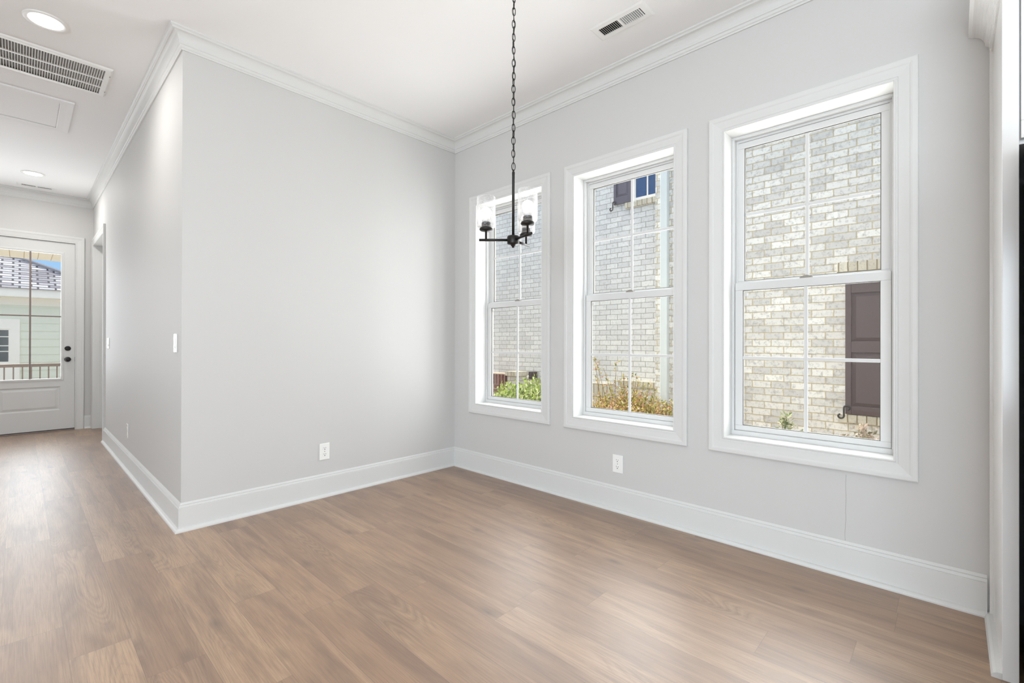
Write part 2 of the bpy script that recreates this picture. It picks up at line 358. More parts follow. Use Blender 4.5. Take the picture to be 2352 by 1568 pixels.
# ================================================================= SETTING: shell
# floor: real plank layout, one face per plank
def build_floor():
    W, L = 0.1785, 1.235
    known = {0: 2.654, 1: 2.361, 2: 2.036, 3: 2.922, 4: 2.335, 5: 3.265, 6: 2.04, 7: 1.867, 8: 2.64, 9: 1.435, 10: 1.185, 11: 1.78, 12: 1.509, 13: 1.113, 6.5: 0}
    x0, x1, y0, y1 = -4.0, XB, -4.0, YD + 0.1
    vs, fs, uvs, tones = [], [], [], []
    c0 = int(math.floor((x0 + 0.05) / W)); c1 = int(math.ceil((x1 + 0.05) / W))
    rnd = random.Random(21)
    for c in range(c0, c1):
        xa, xb = -0.05 + c * W, -0.05 + (c + 1) * W
        ph = known.get(c, rnd.uniform(0, L)); k0 = int(math.floor((y0 - ph) / L)); k = k0
        while ph + k * L < y1:
            ya, yb = ph + k * L, ph + (k + 1) * L
            r1, r2 = rnd.random(), rnd.random(); fl = rnd.random() < 0.5
            X0, X1 = max(xa, x0), min(xb, x1); Y0, Y1 = max(ya, y0), min(yb, y1)
            if X1 > X0 and Y1 > Y0:
                o = len(vs); q = [(X0, Y0), (X1, Y0), (X1, Y1), (X0, Y1)]
                vs += [(x, y, 0) for x, y in q]; fs.append((o, o + 1, o + 2, o + 3))
                uvs += [((y - ya), (x - xa)) if fl else (L - (y - ya), W - (x - xa)) for x, y in q]; tones += [(r1, r2, 0, 1)] * 4
            k += 1
    me = bpy.data.meshes.new('floor'); me.from_pydata(vs, [], fs)
    me.uv_layers.new(name='plank'); me.color_attributes.new('plank_tone', 'FLOAT_COLOR', 'CORNER')
    me.uv_layers['plank'].data.foreach_set('uv', [q for u in uvs for q in u])
    me.color_attributes['plank_tone'].data.foreach_set('color', [q for t in tones for q in t])
    me.materials.append(FLOOR); o = bpy.data.objects.new('floor', me); COL.objects.link(o)
    tag(o, 'medium oak plank floor of the dining area and hallway', 'floor', kind='structure')
build_floor()
MB().box((-4.2, -4.2, -0.25), (3.12, 8.7, -0.012)).build('floor_slab', DECK, kind='structure')
tag(bpy.data.objects['floor_slab'], 'concrete slab beneath the oak plank floor', 'floor', kind='structure')
tag(MB().box((-4.2, -4.2, ZC), (3.12, 8.68, ZC + 0.2)).build('ceiling', CEIL), 'smooth white ceiling over dining area and hallway', 'ceiling', kind='structure')

OZ0, OZ1, OH = 0.618, 2.418, 0.387                       # window openings: sill, head, half width
wb = MB(); ys = [-4.2]
for y in sorted(WIN_Y): ys += [y - OH - 0.012, y + OH + 0.012]
ys.append(YA + 0.1)
wb.box((XB, -4.2, -0.01), (3.075, YA + 0.1, OZ0 - 0.012)); wb.box((XB, -4.2, OZ1 + 0.012), (3.075, YA + 0.1, ZC))
for i in range(0, len(ys), 2): wb.box((XB, ys[i], OZ0 - 0.012), (3.075, ys[i + 1], OZ1 + 0.012))
wr = tag(wb.build('wall_right', WALL), 'pale greige wall on the right pierced by three windows', 'wall', kind='structure')
pts = [(XB - 0.0004, 0.392 + 0.0012 * math.sin(i * 0.9) + (0.0025 if i < 6 else 0), 0.176 + i * 0.0175) for i in range(20)]
MB().tube(pts, 0.0007, 5).build('hairline_crack', CRACK, wr)
tag(MB().box((XC, YA, -0.01), (XB + 0.25, YA + 0.12, ZC)).build('wall_back', WALL), 'blank pale greige back wall of the dining area', 'wall', kind='structure')
DY0, DY1, DZ = 7.29, 8.40, 2.46                          # side doorway in the hall wall
wh = MB(); wh.box((XC, YA + 0.12, -0.01), (XC + 0.12, DY0 - 0.012, ZC)); wh.box((XC, DY1 + 0.012, -0.01), (XC + 0.12, YD + 0.1, ZC)); wh.box((XC, DY0 - 0.012, DZ + 0.012), (XC + 0.12, DY1 + 0.012, ZC))
tag(wh.build('wall_hall', WALL), 'long greige hallway wall running back from the outer corner', 'wall', kind='structure')
FX0, FX1, FZ = -0.325, 0.510, 2.475                      # front door opening
wf = MB(); wf.box((-4.12, YD, -0.01), (-1.80, YD + 0.14, ZC)); wf.box((-0.80, YD, -0.01), (FX0 - 0.012, YD + 0.14, ZC)); wf.box((-1.80, YD, -0.01), (-0.80, YD + 0.14, 0.45)); wf.box((-1.80, YD, 2.45), (-0.80, YD + 0.14, ZC)); wf.box((FX1 + 0.012, YD, -0.01), (XC + 0.12, YD + 0.14, ZC)); wf.box((FX0 - 0.012, YD, FZ + 0.012), (FX1 + 0.012, YD + 0.14, ZC))  # opening left of the door added for the front fill lamp
tag(wf.build('wall_front', WALL), 'greige front wall around the glazed front door', 'wall', kind='structure')
# walls behind the camera, each with one large opening added for its fill lamp
wl_ = MB(); wl_.box((-4.12, -4.12, -0.01), (-4.0, YD, 0.33)); wl_.box((-4.12, -4.12, 2.57), (-4.0, YD, ZC)); wl_.box((-4.12, -4.12, 0.33), (-4.0, -3.12, 2.57)); wl_.box((-4.12, 0.12, 0.33), (-4.0, YD, 2.57))
tag(wl_.build('wall_left', WALL), 'living room wall with a broad opening for added fill light left of the camera', 'wall', kind='structure')
wr_ = MB(); wr_.box((-4.12, -4.12, -0.01), (3.12, -4.0, 0.33)); wr_.box((-4.12, -4.12, 2.57), (3.12, -4.0, ZC)); wr_.box((-4.12, -4.12, 0.33), (-3.22, -4.0, 2.57)); wr_.box((-0.68, -4.12, 0.33), (3.12, -4.0, 2.57))
tag(wr_.build('wall_rear', WALL), 'wall with a broad opening for added fill light behind the camera', 'wall', kind='structure')

# ---- baseboards and crown
BASE = [(0, 0), (0.036, 0), (0.036, 0.007), (0.033, 0.014), (0.027, 0.019), (0.016, 0.0215), (0.016, 0.1420), (0.0120, 0.1432), (0.0136, 0.1455), (0.0100, 0.1570), (0.0058, 0.1582), (0.0080, 0.1612), (0.0022, 0.1730), (0, 0.1730)]
bpath = [(XC, DY0 - 0.092), (XC, YA), (XB, YA), (XB, -0.108)]
for i, (nm, lb) in enumerate((('baseboard_hall', 'tall white baseboard along the hallway wall'), ('baseboard_back', 'tall white baseboard along the blank back wall'), ('baseboard_right', 'tall white baseboard under the three windows'))):
    tag(MB().sweep(bpath, BASE, ID, seg=i).build(nm, TRIM), lb, 'baseboard', kind='structure')
tag(MB().sweep([(FX1 + 0.092, YD), (XC, YD)], BASE, ID).build('baseboard_front', TRIM), 'stub of white baseboard between the front door and the side doorway', 'baseboard', kind='structure')
CR = [(0, -0.112), (0.008, -0.112), (0.0095, -0.103), (0.015, -0.099), (0.0165, -0.088), (0.0165, -0.085), (0.022, -0.082), (0.0225, -0.078)]
for i in range(9):
    a = PI / 2 * i / 8; CR.append((0.0225 + 0.037 * (1 - math.cos(a)) * 0.9 + 0.0037 * i / 8, -0.078 + 0.054 * math.sin(a)))
CR += [(0.064, -0.022), (0.0655, -0.016), (0.071, -0.012), (0.076, -0.010), (0.076, 0), (0, 0)]
CRT = [(o, ZC + t) for o, t in CR]
cpath = [(-4.0, YD), (XC, YD), (XC, YA), (XB, YA), (XB, -4.0)]
for i, lb in enumerate(('crown moulding above the front door', 'crown moulding along the top of the hallway wall', 'crown moulding along the top of the blank back wall', 'crown moulding above the three windows')):
    tag(MB().sweep(cpath, CRT, ID, seg=i).build('trim_%d' % (i + 1), TRIM), 'white ' + lb, 'crown moulding', kind='structure')

# ================================================================= SETTING: windows
CASE = [(0, 0), (0, 0.0130), (0.003, 0.0160), (0.008, 0.0160), (0.0105, 0.0125), (0.0155, 0.0125), (0.018, 0.0150), (0.030, 0.0160), (0.058, 0.0195), (0.064, 0.0225), (0.070, 0.0235), (0.084, 0.0235), (0.0885, 0.0215), (0.0905, 0.0170), (0.0905, 0)]
def rect(a0, b0, a1, b1): return [(a0, b0), (a1, b0), (a1, b1), (a0, b1)]      # counter-clockwise: right side is outward
def ring(mb, mp, a0, b0, a1, b1, wd, d0, d1, wb_=None, wt=None):
    """flat frame: members of width wd lying inside the rectangle, from depth d0 to d1"""
    wb_ = wd if wb_ is None else wb_; wt = wd if wt is None else wt
    for (p, q, r, s_) in ((a0, b0, a1, b0 + wb_), (a0, b1 - wt, a1, b1), (a0, b0 + wb_, a0 + wd, b1 - wt), (a1 - wd, b0 + wb_, a1, b1 - wt)):
        mb.box(mp(p, q, d0), mp(r, s_, d1))
    return mb
def make_window():
    y = WIN_Y[2]; root = empty('window_1', (XB, y, OZ0)); mp = inX(XB)          # depth t<0 goes outwards
    a0, a1 = y - OH, y + OH
    MB().sweep(rect(a0, OZ0, a1, OZ1), CASE, mp, closed=True).build('window_casing', TRIM, root)
    jb = MB(); ring(jb, mp, a0 - 0.012, OZ0 - 0.012, a1 + 0.012, OZ1 + 0.012, 0.012, -0.203, 0.0); jb.build('window_jamb', TRIM, root)
    fr = MB(); ring(fr, mp, a0, OZ0, a1, OZ1, 0.015, -0.184, -0.113, wb_=0.026)
    ring(fr, mp, a0 + 0.015, OZ0 + 0.02, a1 - 0.015, OZ1 - 0.015, 0.012, -0.184, -0.146, wb_=0.012, wt=0.014)
    fr.prism([(OZ0 + 0.026, -0.113), (OZ0 + 0.026, -0.15), (OZ0 + 0.030, -0.15)], lambda p, q, t: (XB - q, t, p), a0 + 0.015, a1 - 0.015)
    fr.build('window_frame', VINYL, root, bevel=0.0015)
    def sash(name, z0, z1, sd, db, dt, d0, d1):
        b0, b1 = (a0 + 0.017, a1 - 0.017)
        sa = MB(); ring(sa, mp, b0, z0, b1, z1, sd, d1, d0, wb_=db, wt=dt)
        so = sa.build(name, VINYL, root, bevel=0.0025)
        g0, g1, h0, h1 = b0 + sd, b1 - sd, z0 + db, z1 - dt; dm = (d0 + d1) / 2
        sl = MB(); ring(sl, mp, g0, h0, g1, h1, 0.0035, dm - 0.006, d0 - 0.006); sl.build('glazing_seal', SEAL, so)
        MB().box(mp(g0, h0, dm - 0.002), mp(g1, h1, dm + 0.002)).build('glass_pane', GLASS, so)
        mu = MB(); c = (g0 + g1) / 2; e = (h0 + h1) / 2
        mu.box(mp(c - 0.009, h0, dm + 0.0025), mp(c + 0.009, h1, dm + 0.009)); mu.box(mp(g0, e - 0.009, dm + 0.0025), mp(c - 0.009, e + 0.009, dm + 0.009)); mu.box(mp(c + 0.009, e - 0.009, dm + 0.0025), mp(g1, e + 0.009, dm + 0.009))
        mu.build('muntin_grid', VINYL, so, bevel=0.002)
        return so, (g0, g1, h0, h1, c)
    sash('upper_sash', 1.500, OZ1 - 0.030, 0.043, 0.046, 0.036, -0.150, -0.180)
    lo, (g0, g1, h0, h1, c) = sash('lower_sash', OZ0 + 0.028, 1.534, 0.043, 0.030, 0.046, -0.121, -0.149)
    lk = MB(); lk.box(mp(c - 0.030, 1.534, -0.125), mp(c + 0.030, 1.541, -0.146)); lk.prism([(c - 0.028 + 0.056 * i / 8, 1.541 + 0.010 * math.sin(PI * i / 8)) for i in range(9)], mp, -0.127, -0.137)
    lk.build('sash_lock', LOCK, lo, bevel=0.001)
    MB().box(mp(g1 - 0.026, h1 - 0.036, -0.1335), mp(g1 - 0.010, h1 - 0.014, -0.130)).build('vent_latch_tab', VINYL, lo, bevel=0.002)
    tag(root, 'white double-hung window nearest the refrigerator panel, brown shutter seen through it', 'window', kind='structure')
    return root
w3 = make_window()
for i, lb in ((1, 'white double-hung window in the middle of the three, pale downspout seen through it'), (0, 'white double-hung window nearest the room corner, behind the chandelier')):
    c = copy_tree(w3); c.name = 'window_%d' % (3 - i); c.location.y = WIN_Y[i]; c['label'] = lb

# ================================================================= SETTING: doors
dr = empty('door_1', (0.0925, YD, 0)); mp = inY(YD)
dcase = [(o, t) for o, t in CASE]
MB().sweep([(FX1, 0), (FX1, FZ), (FX0, FZ), (FX0, 0)], dcase, mp).build('door_casing', TRIM, dr)
jb = MB(); jb.box(mp(FX0 - 0.012, 0, 0), mp(FX0, FZ + 0.012, -0.14)); jb.box(mp(FX1, 0, 0), mp(FX1 + 0.012, FZ + 0.012, -0.14)); jb.box(mp(FX0, FZ, 0), mp(FX1, FZ + 0.012, -0.14)); jb.build('door_jamb', TRIM, dr)
GX0, GX1, GZ0, GZ1 = -0.190, 0.375, 0.690, 2.318
sl = MB(); s0, s1, z0, z1 = FX0 + 0.003, FX1 - 0.003, 0.022, FZ - 0.004; d0, d1 = -0.008, -0.050
for (p, q, r, s_) in ((s0, z0, GX0, z1), (GX1, z0, s1, z1), (GX0, GZ1, GX1, z1), (GX0, 0.585, GX1, GZ0), (GX0, z0, GX1, 0.270)): sl.box(mp(p, q, d0), mp(r, s_, d1))
sl.box(mp(GX0, 0.270, -0.020), mp(GX1, 0.585, -0.046))
PANEL = [(0, -0.008), (-0.006, -0.010), (-0.012, -0.018), (-0.022, -0.020), (-0.048, -0.011), (-0.050, -0.010)]
sl.sweep(rect(GX0, 0.270, GX1, 0.585), PANEL, mp, closed=True)
sl.box(mp(GX0 + 0.050, 0.320, -0.010), mp(GX1 - 0.050, 0.535, -0.020))
slo = sl.build('door_slab', TRIM, dr)
lf = MB(); lf.sweep(rect(GX0, GZ0, GX1, GZ1), [(0.030, -0.008), (0.028, -0.001), (0.008, 0.002), (0, -0.004), (0, -0.020)], mp, closed=True); lf.build('glass_surround', TRIM, slo)
MB().box(mp(GX0, GZ0, -0.027), mp(GX1, GZ1, -0.031)).build('glass_pane', GLASS, slo)
mu = MB(); cx = 0.0925
mu.box(mp(cx - 0.009, GZ0, -0.008), mp(cx + 0.009, GZ1, -0.0265))
for z in (1.497,): mu.box(mp(GX0, z - 0.009, -0.008), mp(cx - 0.009, z + 0.009, -0.0265)); mu.box(mp(cx + 0.009, z - 0.009, -0.008), mp(GX1, z + 0.009, -0.0265))
mu.build('muntin_grid', RAILM, slo, bevel=0.002)
kb = MB(); kb.lathe([(0, 0), (0.032, 0), (0.032, -0.006), (0.026, -0.009), (0.012, -0.011), (0.011, -0.030), (0.020, -0.036), (0.027, -0.046), (0.0265, -0.056), (0.018, -0.064), (0, -0.066)], (0.441, YD + 0.008, 0.935), 28, 'Y'); kb.build('door_knob', BLACK, slo)
db = MB(); db.lathe([(0, 0), (0.031, 0), (0.031, -0.006), (0.027, -0.012), (0.012, -0.013), (0, -0.013)], (0.441, YD + 0.008, 1.080), 28, 'Y'); db.box((0.437, YD - 0.022, 1.066), (0.445, YD - 0.004, 1.094)); db.build('deadbolt_thumb_turn', BLACK, slo)
MB().box((0.508, YD - 0.005, 0.905), (0.514, YD + 0.010, 0.965)).build('strike_plate', BLACK, dr)
MB().box((FX0, YD - 0.03, 0.0), (FX1, YD + 0.14, 0.012)).build('threshold', RAILM, dr, bevel=0.003)
MB().box((FX0, YD + 0.012, 0.012), (FX1, YD + 0.045, 0.024)).build('weather_sweep', SLOT, dr)
tag(dr, 'white front door with tall two-column glass at the end of the hallway', 'door', kind='structure')

d2 = empty('door_2', (XC, 7.845, 0)); mp = inX(XC)
MB().sweep([(DY1, 0), (DY1, DZ), (DY0, DZ), (DY0, 0)], CASE, mp).build('door_casing', TRIM, d2)
jb = MB(); jb.box(mp(DY0 - 0.012, 0, 0), mp(DY0, DZ + 0.012, -0.12)); jb.box(mp(DY1, 0, 0), mp(DY1 + 0.012, DZ + 0.012, -0.12)); jb.box(mp(DY0, DZ, 0), mp(DY1, DZ + 0.012, -0.12))
jb.box(mp(DY1 - 0.012, 0, -0.06), mp(DY1, DZ, -0.085)); jb.build('door_jamb', TRIM, d2)
MB().box(mp(DY0, 0.01, -0.085), mp(DY1 - 0.003, DZ - 0.003, -0.118)).build('door_slab', TRIM, d2)
tag(d2, 'cased white side doorway in the hallway wall beside the front door', 'door', kind='structure')

# ================================================================= outlets and switches
def plate(root, wd=0.079, ht=0.124):
    MB().prism([(-wd / 2, -ht / 2), (wd / 2, -ht / 2), (wd / 2, ht / 2), (-wd / 2, ht / 2)], lambda a, b, t: (a, -t, b), 0.0, 0.0065).build('cover_plate', PLASTIC, root, bevel=0.003)
def make_outlet():
    r = empty('wall_outlet', (0, 0, 0)); plate(r)
    for s in (0.0235, -0.0235):
        b = MB(); pts = [(0.0172 * math.cos(a) , s + 0.0145 * max(-0.86, min(0.86, math.sin(a) * 1.18))) for a in [2 * PI * i / 28 for i in range(28)]]
        b.prism(pts, lambda a, c, t: (a, -t, c), 0.006, 0.0082); ro = b.build('receptacle', PLASTIC, r, bevel=0.0006)
        q = MB(); q.box((-0.0082, -0.0086, s + 0.001), (-0.0058, -0.0078, s + 0.010)); q.box((0.0058, -0.0086, s + 0.001), (0.0082, -0.0078, s + 0.009))
        q.lathe([(0, -0.0086), (0.0034, -0.0086), (0.0034, -0.0078)], (0, 0, s - 0.0065), 14, 'Y'); q.build('slots', SLOT, ro)
    MB().lathe([(0, -0.0085), (0.003, -0.0082), (0.0034, -0.006)], (0, 0, 0), 14, 'Y').build('plate_screw', LOCK, r)
    return r
o1 = make_outlet(); o1.location = (1.596, YA, 0.341)
tag(o1, 'white duplex outlet low on the blank back wall', 'outlet', 'duplex wall outlets')
o2 = copy_tree(o1); o2.location = (XB, 1.695, 0.328); o2.rotation_euler.z = -PI / 2; o2['label'] = 'white duplex outlet low on the window wall beneath the middle window'
o3 = copy_tree(o1); o3.location = (XC, 5.53, 0.350); o3.rotation_euler.z = -PI / 2; o3['label'] = 'white duplex outlet seen edge-on low on the hallway wall'
def make_switch(gangs):
    r = empty('light_switch', (0, 0, 0)); wd = 0.079 + 0.046 * (gangs - 1); plate(r, wd, 0.120)
    for i in range(gangs):
        x = (i - (gangs - 1) / 2) * 0.046
        MB().box((x - 0.0165, -0.0085, -0.034), (x + 0.0165, -0.006, 0.034)).build('rocker_surround', PLASTIC, r, bevel=0.0008)
        t = MB(); t.prism([(-0.006, 0.030), (-0.006, -0.030), (-0.0130, -0.030), (-0.0085, 0.0), (-0.0095, 0.030)], lambda a, b, tt: (tt, a, b), x - 0.014, x + 0.014); t.build('rocker', PLASTIC, r, bevel=0.0008)
    return r
s1 = make_switch(1); s1.location = (XC, 3.616, 1.161); s1.rotation_euler.z = -PI / 2
tag(s1, 'white single light switch on the hallway wall just past the outer corner', 'light switch')
s2 = make_switch(3); s2.location = (XC, 6.90, 1.152); s2.rotation_euler.z = -PI / 2
tag(s2, 'white three-gang light switch beside the side doorway down the hall', 'light switch')

# ================================================================= ceiling fixtures
def make_can(loc, r):
    o = empty('recessed_light', loc); x, y, z = loc
    MB().lathe([(r, 0), (r, -0.004), (r * 0.97, -0.008), (r * 0.84, -0.009), (r * 0.765, -0.005)], loc, 48).build('trim_ring', GRILLE, o)
    MB().lathe([(r * 0.765, -0.005), (r * 0.6, -0.006), (0.0001, -0.0065)], loc, 48).build('lens', LENS, o)
    return o
c1 = make_can((0.102, 3.945, ZC), 0.100); tag(c1, 'round lit recessed ceiling light in front of the return grille', 'ceiling light', 'recessed hallway lights')
c2 = copy_tree(c1); c2.location = (0.100, 7.63, ZC); c2['label'] = 'round lit recessed ceiling light near the front door'
for (x, y) in ((0.102, 3.945), (0.100, 7.63)):
    lamp('recessed_lamp', 'AREA', (x, y, ZC - 0.012), (0, 0, -1), 10, (1.0, 0.97, 0.93), (0.15, 0.15), 'DISK')
for (x, y) in ((-1.4, 1.6), (-1.4, -0.6), (-1.4, -2.6)):  # unseen recessed lights added to brighten the room from behind
    c = copy_tree(c1); c.location = (x, y, ZC); c['label'] = 'added recessed ceiling light brightening the room from behind the camera'; c['group'] = 'added fill lights behind the camera'
    lamp('recessed_lamp', 'AREA', (x, y, ZC - 0.012), (0, 0, -1), 9, (1.0, 0.96, 0.90), (0.15, 0.15), 'DISK')

g = empty('return_air_grille', (0.06, 4.56, ZC)); mpc = lambda a, b, t: (a, b, ZC - t)
gx0, gx1, gy0, gy1 = -0.33, 0.452, 4.305, 4.815
fr = MB(); fr.sweep(rect(gx0, gy0, gx1, gy1), [(-0.040, 0.010), (-0.036, 0.0145), (-0.012, 0.0145), (-0.005, 0.010), (-0.002, 0.004), (0, 0.0)], mpc, closed=True)
for k in (1, 2):
    yy = gy0 + 0.062 + (gy1 - gy0 - 0.084) * k / 3; fr.box((gx0 + 0.035, yy - 0.006, ZC - 0.013), (gx1 - 0.035, yy + 0.006, ZC - 0.002))
fr.build('grille_frame', GRILLE, g)
lv = MB(); x = gx0 + 0.042
while x < gx1 - 0.042:
    lv.prism([(x, 0.001), (x + 0.0012, 0.001), (x + 0.0072, 0.012), (x + 0.0060, 0.012)], lambda a, b, t: (a, t, ZC - b), gy0 + 0.036, gy1 - 0.036); x += 0.0134
lv.build('louvers', GRILLE, g)
MB().box((gx0 + 0.01, gy0 + 0.01, ZC - 0.0022), (gx1 - 0.01, gy1 - 0.01, ZC - 0.0006)).build('duct_shade_backing', DUCT, g)  # grey sheet painting the shade behind the louvers
for ya in (gy0 + 0.10, gy1 - 0.115): MB().box((gx1 - 0.014, ya, ZC - 0.0165), (gx1 - 0.008, ya + 0.015, ZC - 0.013)).build('hinge_pin', LOCK, g)
tag(g, 'large louvered return air grille in the hallway ceiling', 'ceiling vent')

a = empty('attic_hatch', (-0.06, 5.53, ZC)); ax0, ax1, ay0, ay1 = -0.24, 0.300, 5.135, 5.910
MB().sweep(rect(ax0, ay0, ax1, ay1), [(-0.082, 0.0), (-0.082, 0.008), (-0.076, 0.010), (-0.040, 0.010), (-0.018, 0.0125), (-0.004, 0.0135), (0, 0.012), (0, 0)], mpc, closed=True).build('hatch_casing', CEIL, a)
MB().box((ax0 + 0.086, ay0 + 0.086, ZC - 0.006), (ax1 - 0.086, ay1 - 0.092, ZC - 0.0)).build('hatch_panel', CEIL, a)
MB().box((ax0 + 0.08, ay1 - 0.0925, ZC - 0.003), (ax1 - 0.086, ay1 - 0.08, ZC - 0.0003)).build('hatch_gap_shade', SLOT, a)  # dark strip painting the shadow at the panel's far edge
tag(a, 'white framed attic access panel in the hallway ceiling behind the grille', 'attic hatch')

v = empty('ceiling_register', (2.466, 1.438, ZC)); vx0, vx1, vy0, vy1 = 2.390, 2.542, 1.261, 1.617
fr = MB(); fr.sweep(rect(vx0, vy0, vx1, vy1), [(-0.040, 0.002), (-0.038, 0.0075), (-0.010, 0.0065), (0, 0.002), (0, 0)], mpc, closed=True)
fr.box((vx0 + 0.038, 1.4325, ZC - 0.0075), (vx1 - 0.038, 1.4475, ZC - 0.001)); fr.build('register_frame', GRILLE, v)
lv = MB()
for half, (ya, sgn) in enumerate(((vy0 + 0.040, 1), (1.4475, -1))):
    for k in range(11):
        y = ya + 0.006 + k * 0.0121 if sgn > 0 else ya + 0.003 + k * 0.0121
        if sgn > 0: q = [(y, 0.001), (y + 0.001, 0.001), (y + 0.005, 0.009), (y + 0.004, 0.009)]
        else: q = [(y + 0.008, 0.001), (y + 0.009, 0.001), (y + 0.0015, 0.009), (y + 0.0005, 0.009)]
        lv.prism(q, lambda a_, b_, t: (t, a_, ZC - b_), vx0 + 0.038, vx1 - 0.038)
lv.build('louvers', GRILLE, v)
MB().box((vx0 + 0.03, vy0 + 0.03, ZC - 0.0018), (vx1 - 0.03, vy1 - 0.03, ZC - 0.0004)).build('duct_shade', DUCTDARK, v)  # dark sheet painting the shade inside the duct
MB().box((vx0 + 0.036, 1.40, ZC - 0.0048), (vx0 + 0.044, 1.30, ZC - 0.002)).build('damper_bar', DUCTDARK, v)
tag(v, 'white two-way register in the ceiling above the middle window', 'ceiling vent')

v2 = empty('ceiling_register', (0.14, 8.235, ZC)); wx0, wx1, wy0, wy1 = -0.03, 0.31, 8.165, 8.305
fr = MB(); fr.sweep(rect(wx0, wy0, wx1, wy1), [(-0.040, 0.002), (-0.038, 0.0075), (-0.010, 0.0065), (0, 0.002), (0, 0)], mpc, closed=True)
fr.box((0.132, wy0 + 0.038, ZC - 0.0075), (0.148, wy1 - 0.038, ZC - 0.001)); fr.build('register_frame', GRILLE, v2)
lv = MB()
for xa in (wx0 + 0.040, 0.148):
    for k in range(10): x = xa + 0.004 + k * 0.0122; lv.box((x, wy0 + 0.038, ZC - 0.008), (x + 0.004, wy1 - 0.038, ZC - 0.001))
lv.build('louvers', GRILLE, v2)
MB().box((wx0 + 0.03, wy0 + 0.03, ZC - 0.0018), (wx1 - 0.03, wy1 - 0.03, ZC - 0.0004)).build('duct_shade', DUCTDARK, v2)  # flat sheet coloured as the unlit inside of the duct
tag(v2, 'small white register in the ceiling just inside the front door', 'ceiling vent')

# ================================================================= chandelier
CXY = Vector((1.769, 1.666)); HZ = 1.705
ch = empty('chandelier', (CXY.x, CXY.y, ZC))
P = lambda dx, dy, z: (CXY.x + dx, CXY.y + dy, z)
MB().lathe([(0.0001, -0.032), (0.010, -0.032), (0.012, -0.026), (0.045, -0.020), (0.060, -0.008), (0.062, 0)], P(0, 0, ZC), 36).build('ceiling_canopy', BLACK, ch)
MB().lathe([(0.0001, 2.072), (0.0045, 2.072), (0.0050, 2.062), (0.0075, 2.060), (0.0078, 2.050), (0.0072, 2.044), (0.0072, HZ + 0.01), (0.0001, HZ + 0.01)], P(0, 0, 0), 20).build('stem_rod', BLACK, ch)
MB().lathe([(0.0001, -0.040), (0.006, -0.040), (0.007, -0.034), (0.012, -0.031), (0.013, -0.024), (0.030, -0.021), (0.0315, -0.017), (0.0315, 0.017), (0.028, 0.021), (0.0001, 0.022)], P(0, 0, HZ), 40).build('hub', BLACK, ch)
def link(zc, ang, lean=0.0, half=0.0215, wid=0.0090):
    ps = []
    for i in range(20):
        t = 2 * PI * i / 20; u = wid * math.sin(t) * (1.0 if abs(math.cos(t)) < 0.95 else 1.0); z = half * math.cos(t)
        ps.append((CXY.x + math.cos(ang) * u + lean, CXY.y + math.sin(ang) * u, zc + z))
    return MB().tube(ps, 0.0021, 7, closed=True)
rnd = random.Random(3); z = 2.088; k = 0; base = yaw - PI / 2
while z < ZC - 0.035:
    a_ = base + (0.35 if k % 2 == 0 else 1.65) + rnd.uniform(-0.35, 0.35)
    link(z, a_, rnd.uniform(-0.0012, 0.0012)).build('chain_link', BLACK, ch); z += 0.0338; k += 1
pts = [P(0.004 * math.sin(i * 0.9), 0.004 * math.cos(i * 0.7), 2.07 + (ZC - 0.03 - 2.07) * i / 40) for i in range(41)]
MB().tube(pts, 0.0013, 6).build('lamp_cord', BLACK, ch)
F2, R2 = Vector((math.cos(yaw), math.sin(yaw))), Vector((math.sin(yaw), -math.cos(yaw)))
for (df, drr) in ((0.0, -1.0), (-0.866, 0.5), (0.866, 0.5)):
    d = F2 * df + R2 * drr
    arm = MB().tube([P(d.x * 0.028, d.y * 0.028, HZ), P(d.x * 0.178, d.y * 0.178, HZ)], 0.0068, 16).build('arm', BLACK, ch)
    q = P(d.x * 0.142, d.y * 0.142, HZ)
    cp = MB(); cp.lathe([(0.0001, 0.0), (0.0055, 0.0), (0.0055, 0.046), (0.030, 0.048), (0.0345, 0.052), (0.0345, 0.058), (0.031, 0.063), (0.0001, 0.064)], q, 32); cp.build('shade_cup', BLACK, arm)
    sk = MB(); sk.lathe([(0.0235, 0.0645), (0.0235, 0.088), (0.022, 0.091), (0.0001, 0.091)], q, 28); sk.build('socket', BLACK, arm)
    MB().lathe([(0.014, 0.0905), (0.021, 0.094), (0.023, 0.104), (0.020, 0.1095)], q, 24).build('bulb_collar', BULBGL, arm)
    bl = MB(); bl.lathe([(0.0195, 0.110), (0.0225, 0.120), (0.0270, 0.132), (0.0285, 0.142), (0.0260, 0.154), (0.0190, 0.164), (0.0090, 0.169), (0.0001, 0.170)], q, 28); bl.build('light_bulb', BULB, arm)
    sh = MB(); sh.lathe([(0.018, 0.0652), (0.040, 0.0652), (0.046, 0.068), (0.0485, 0.076), (0.0485, 0.221), (0.0478, 0.2225), (0.0462, 0.221), (0.0462, 0.078), (0.044, 0.071), (0.039, 0.0685), (0.018, 0.0685)], q, 48); sh.build('glass_shade', SHADE, arm)
tag(ch, 'black three-light chandelier with seeded glass cylinders hanging on a chain', 'chandelier')

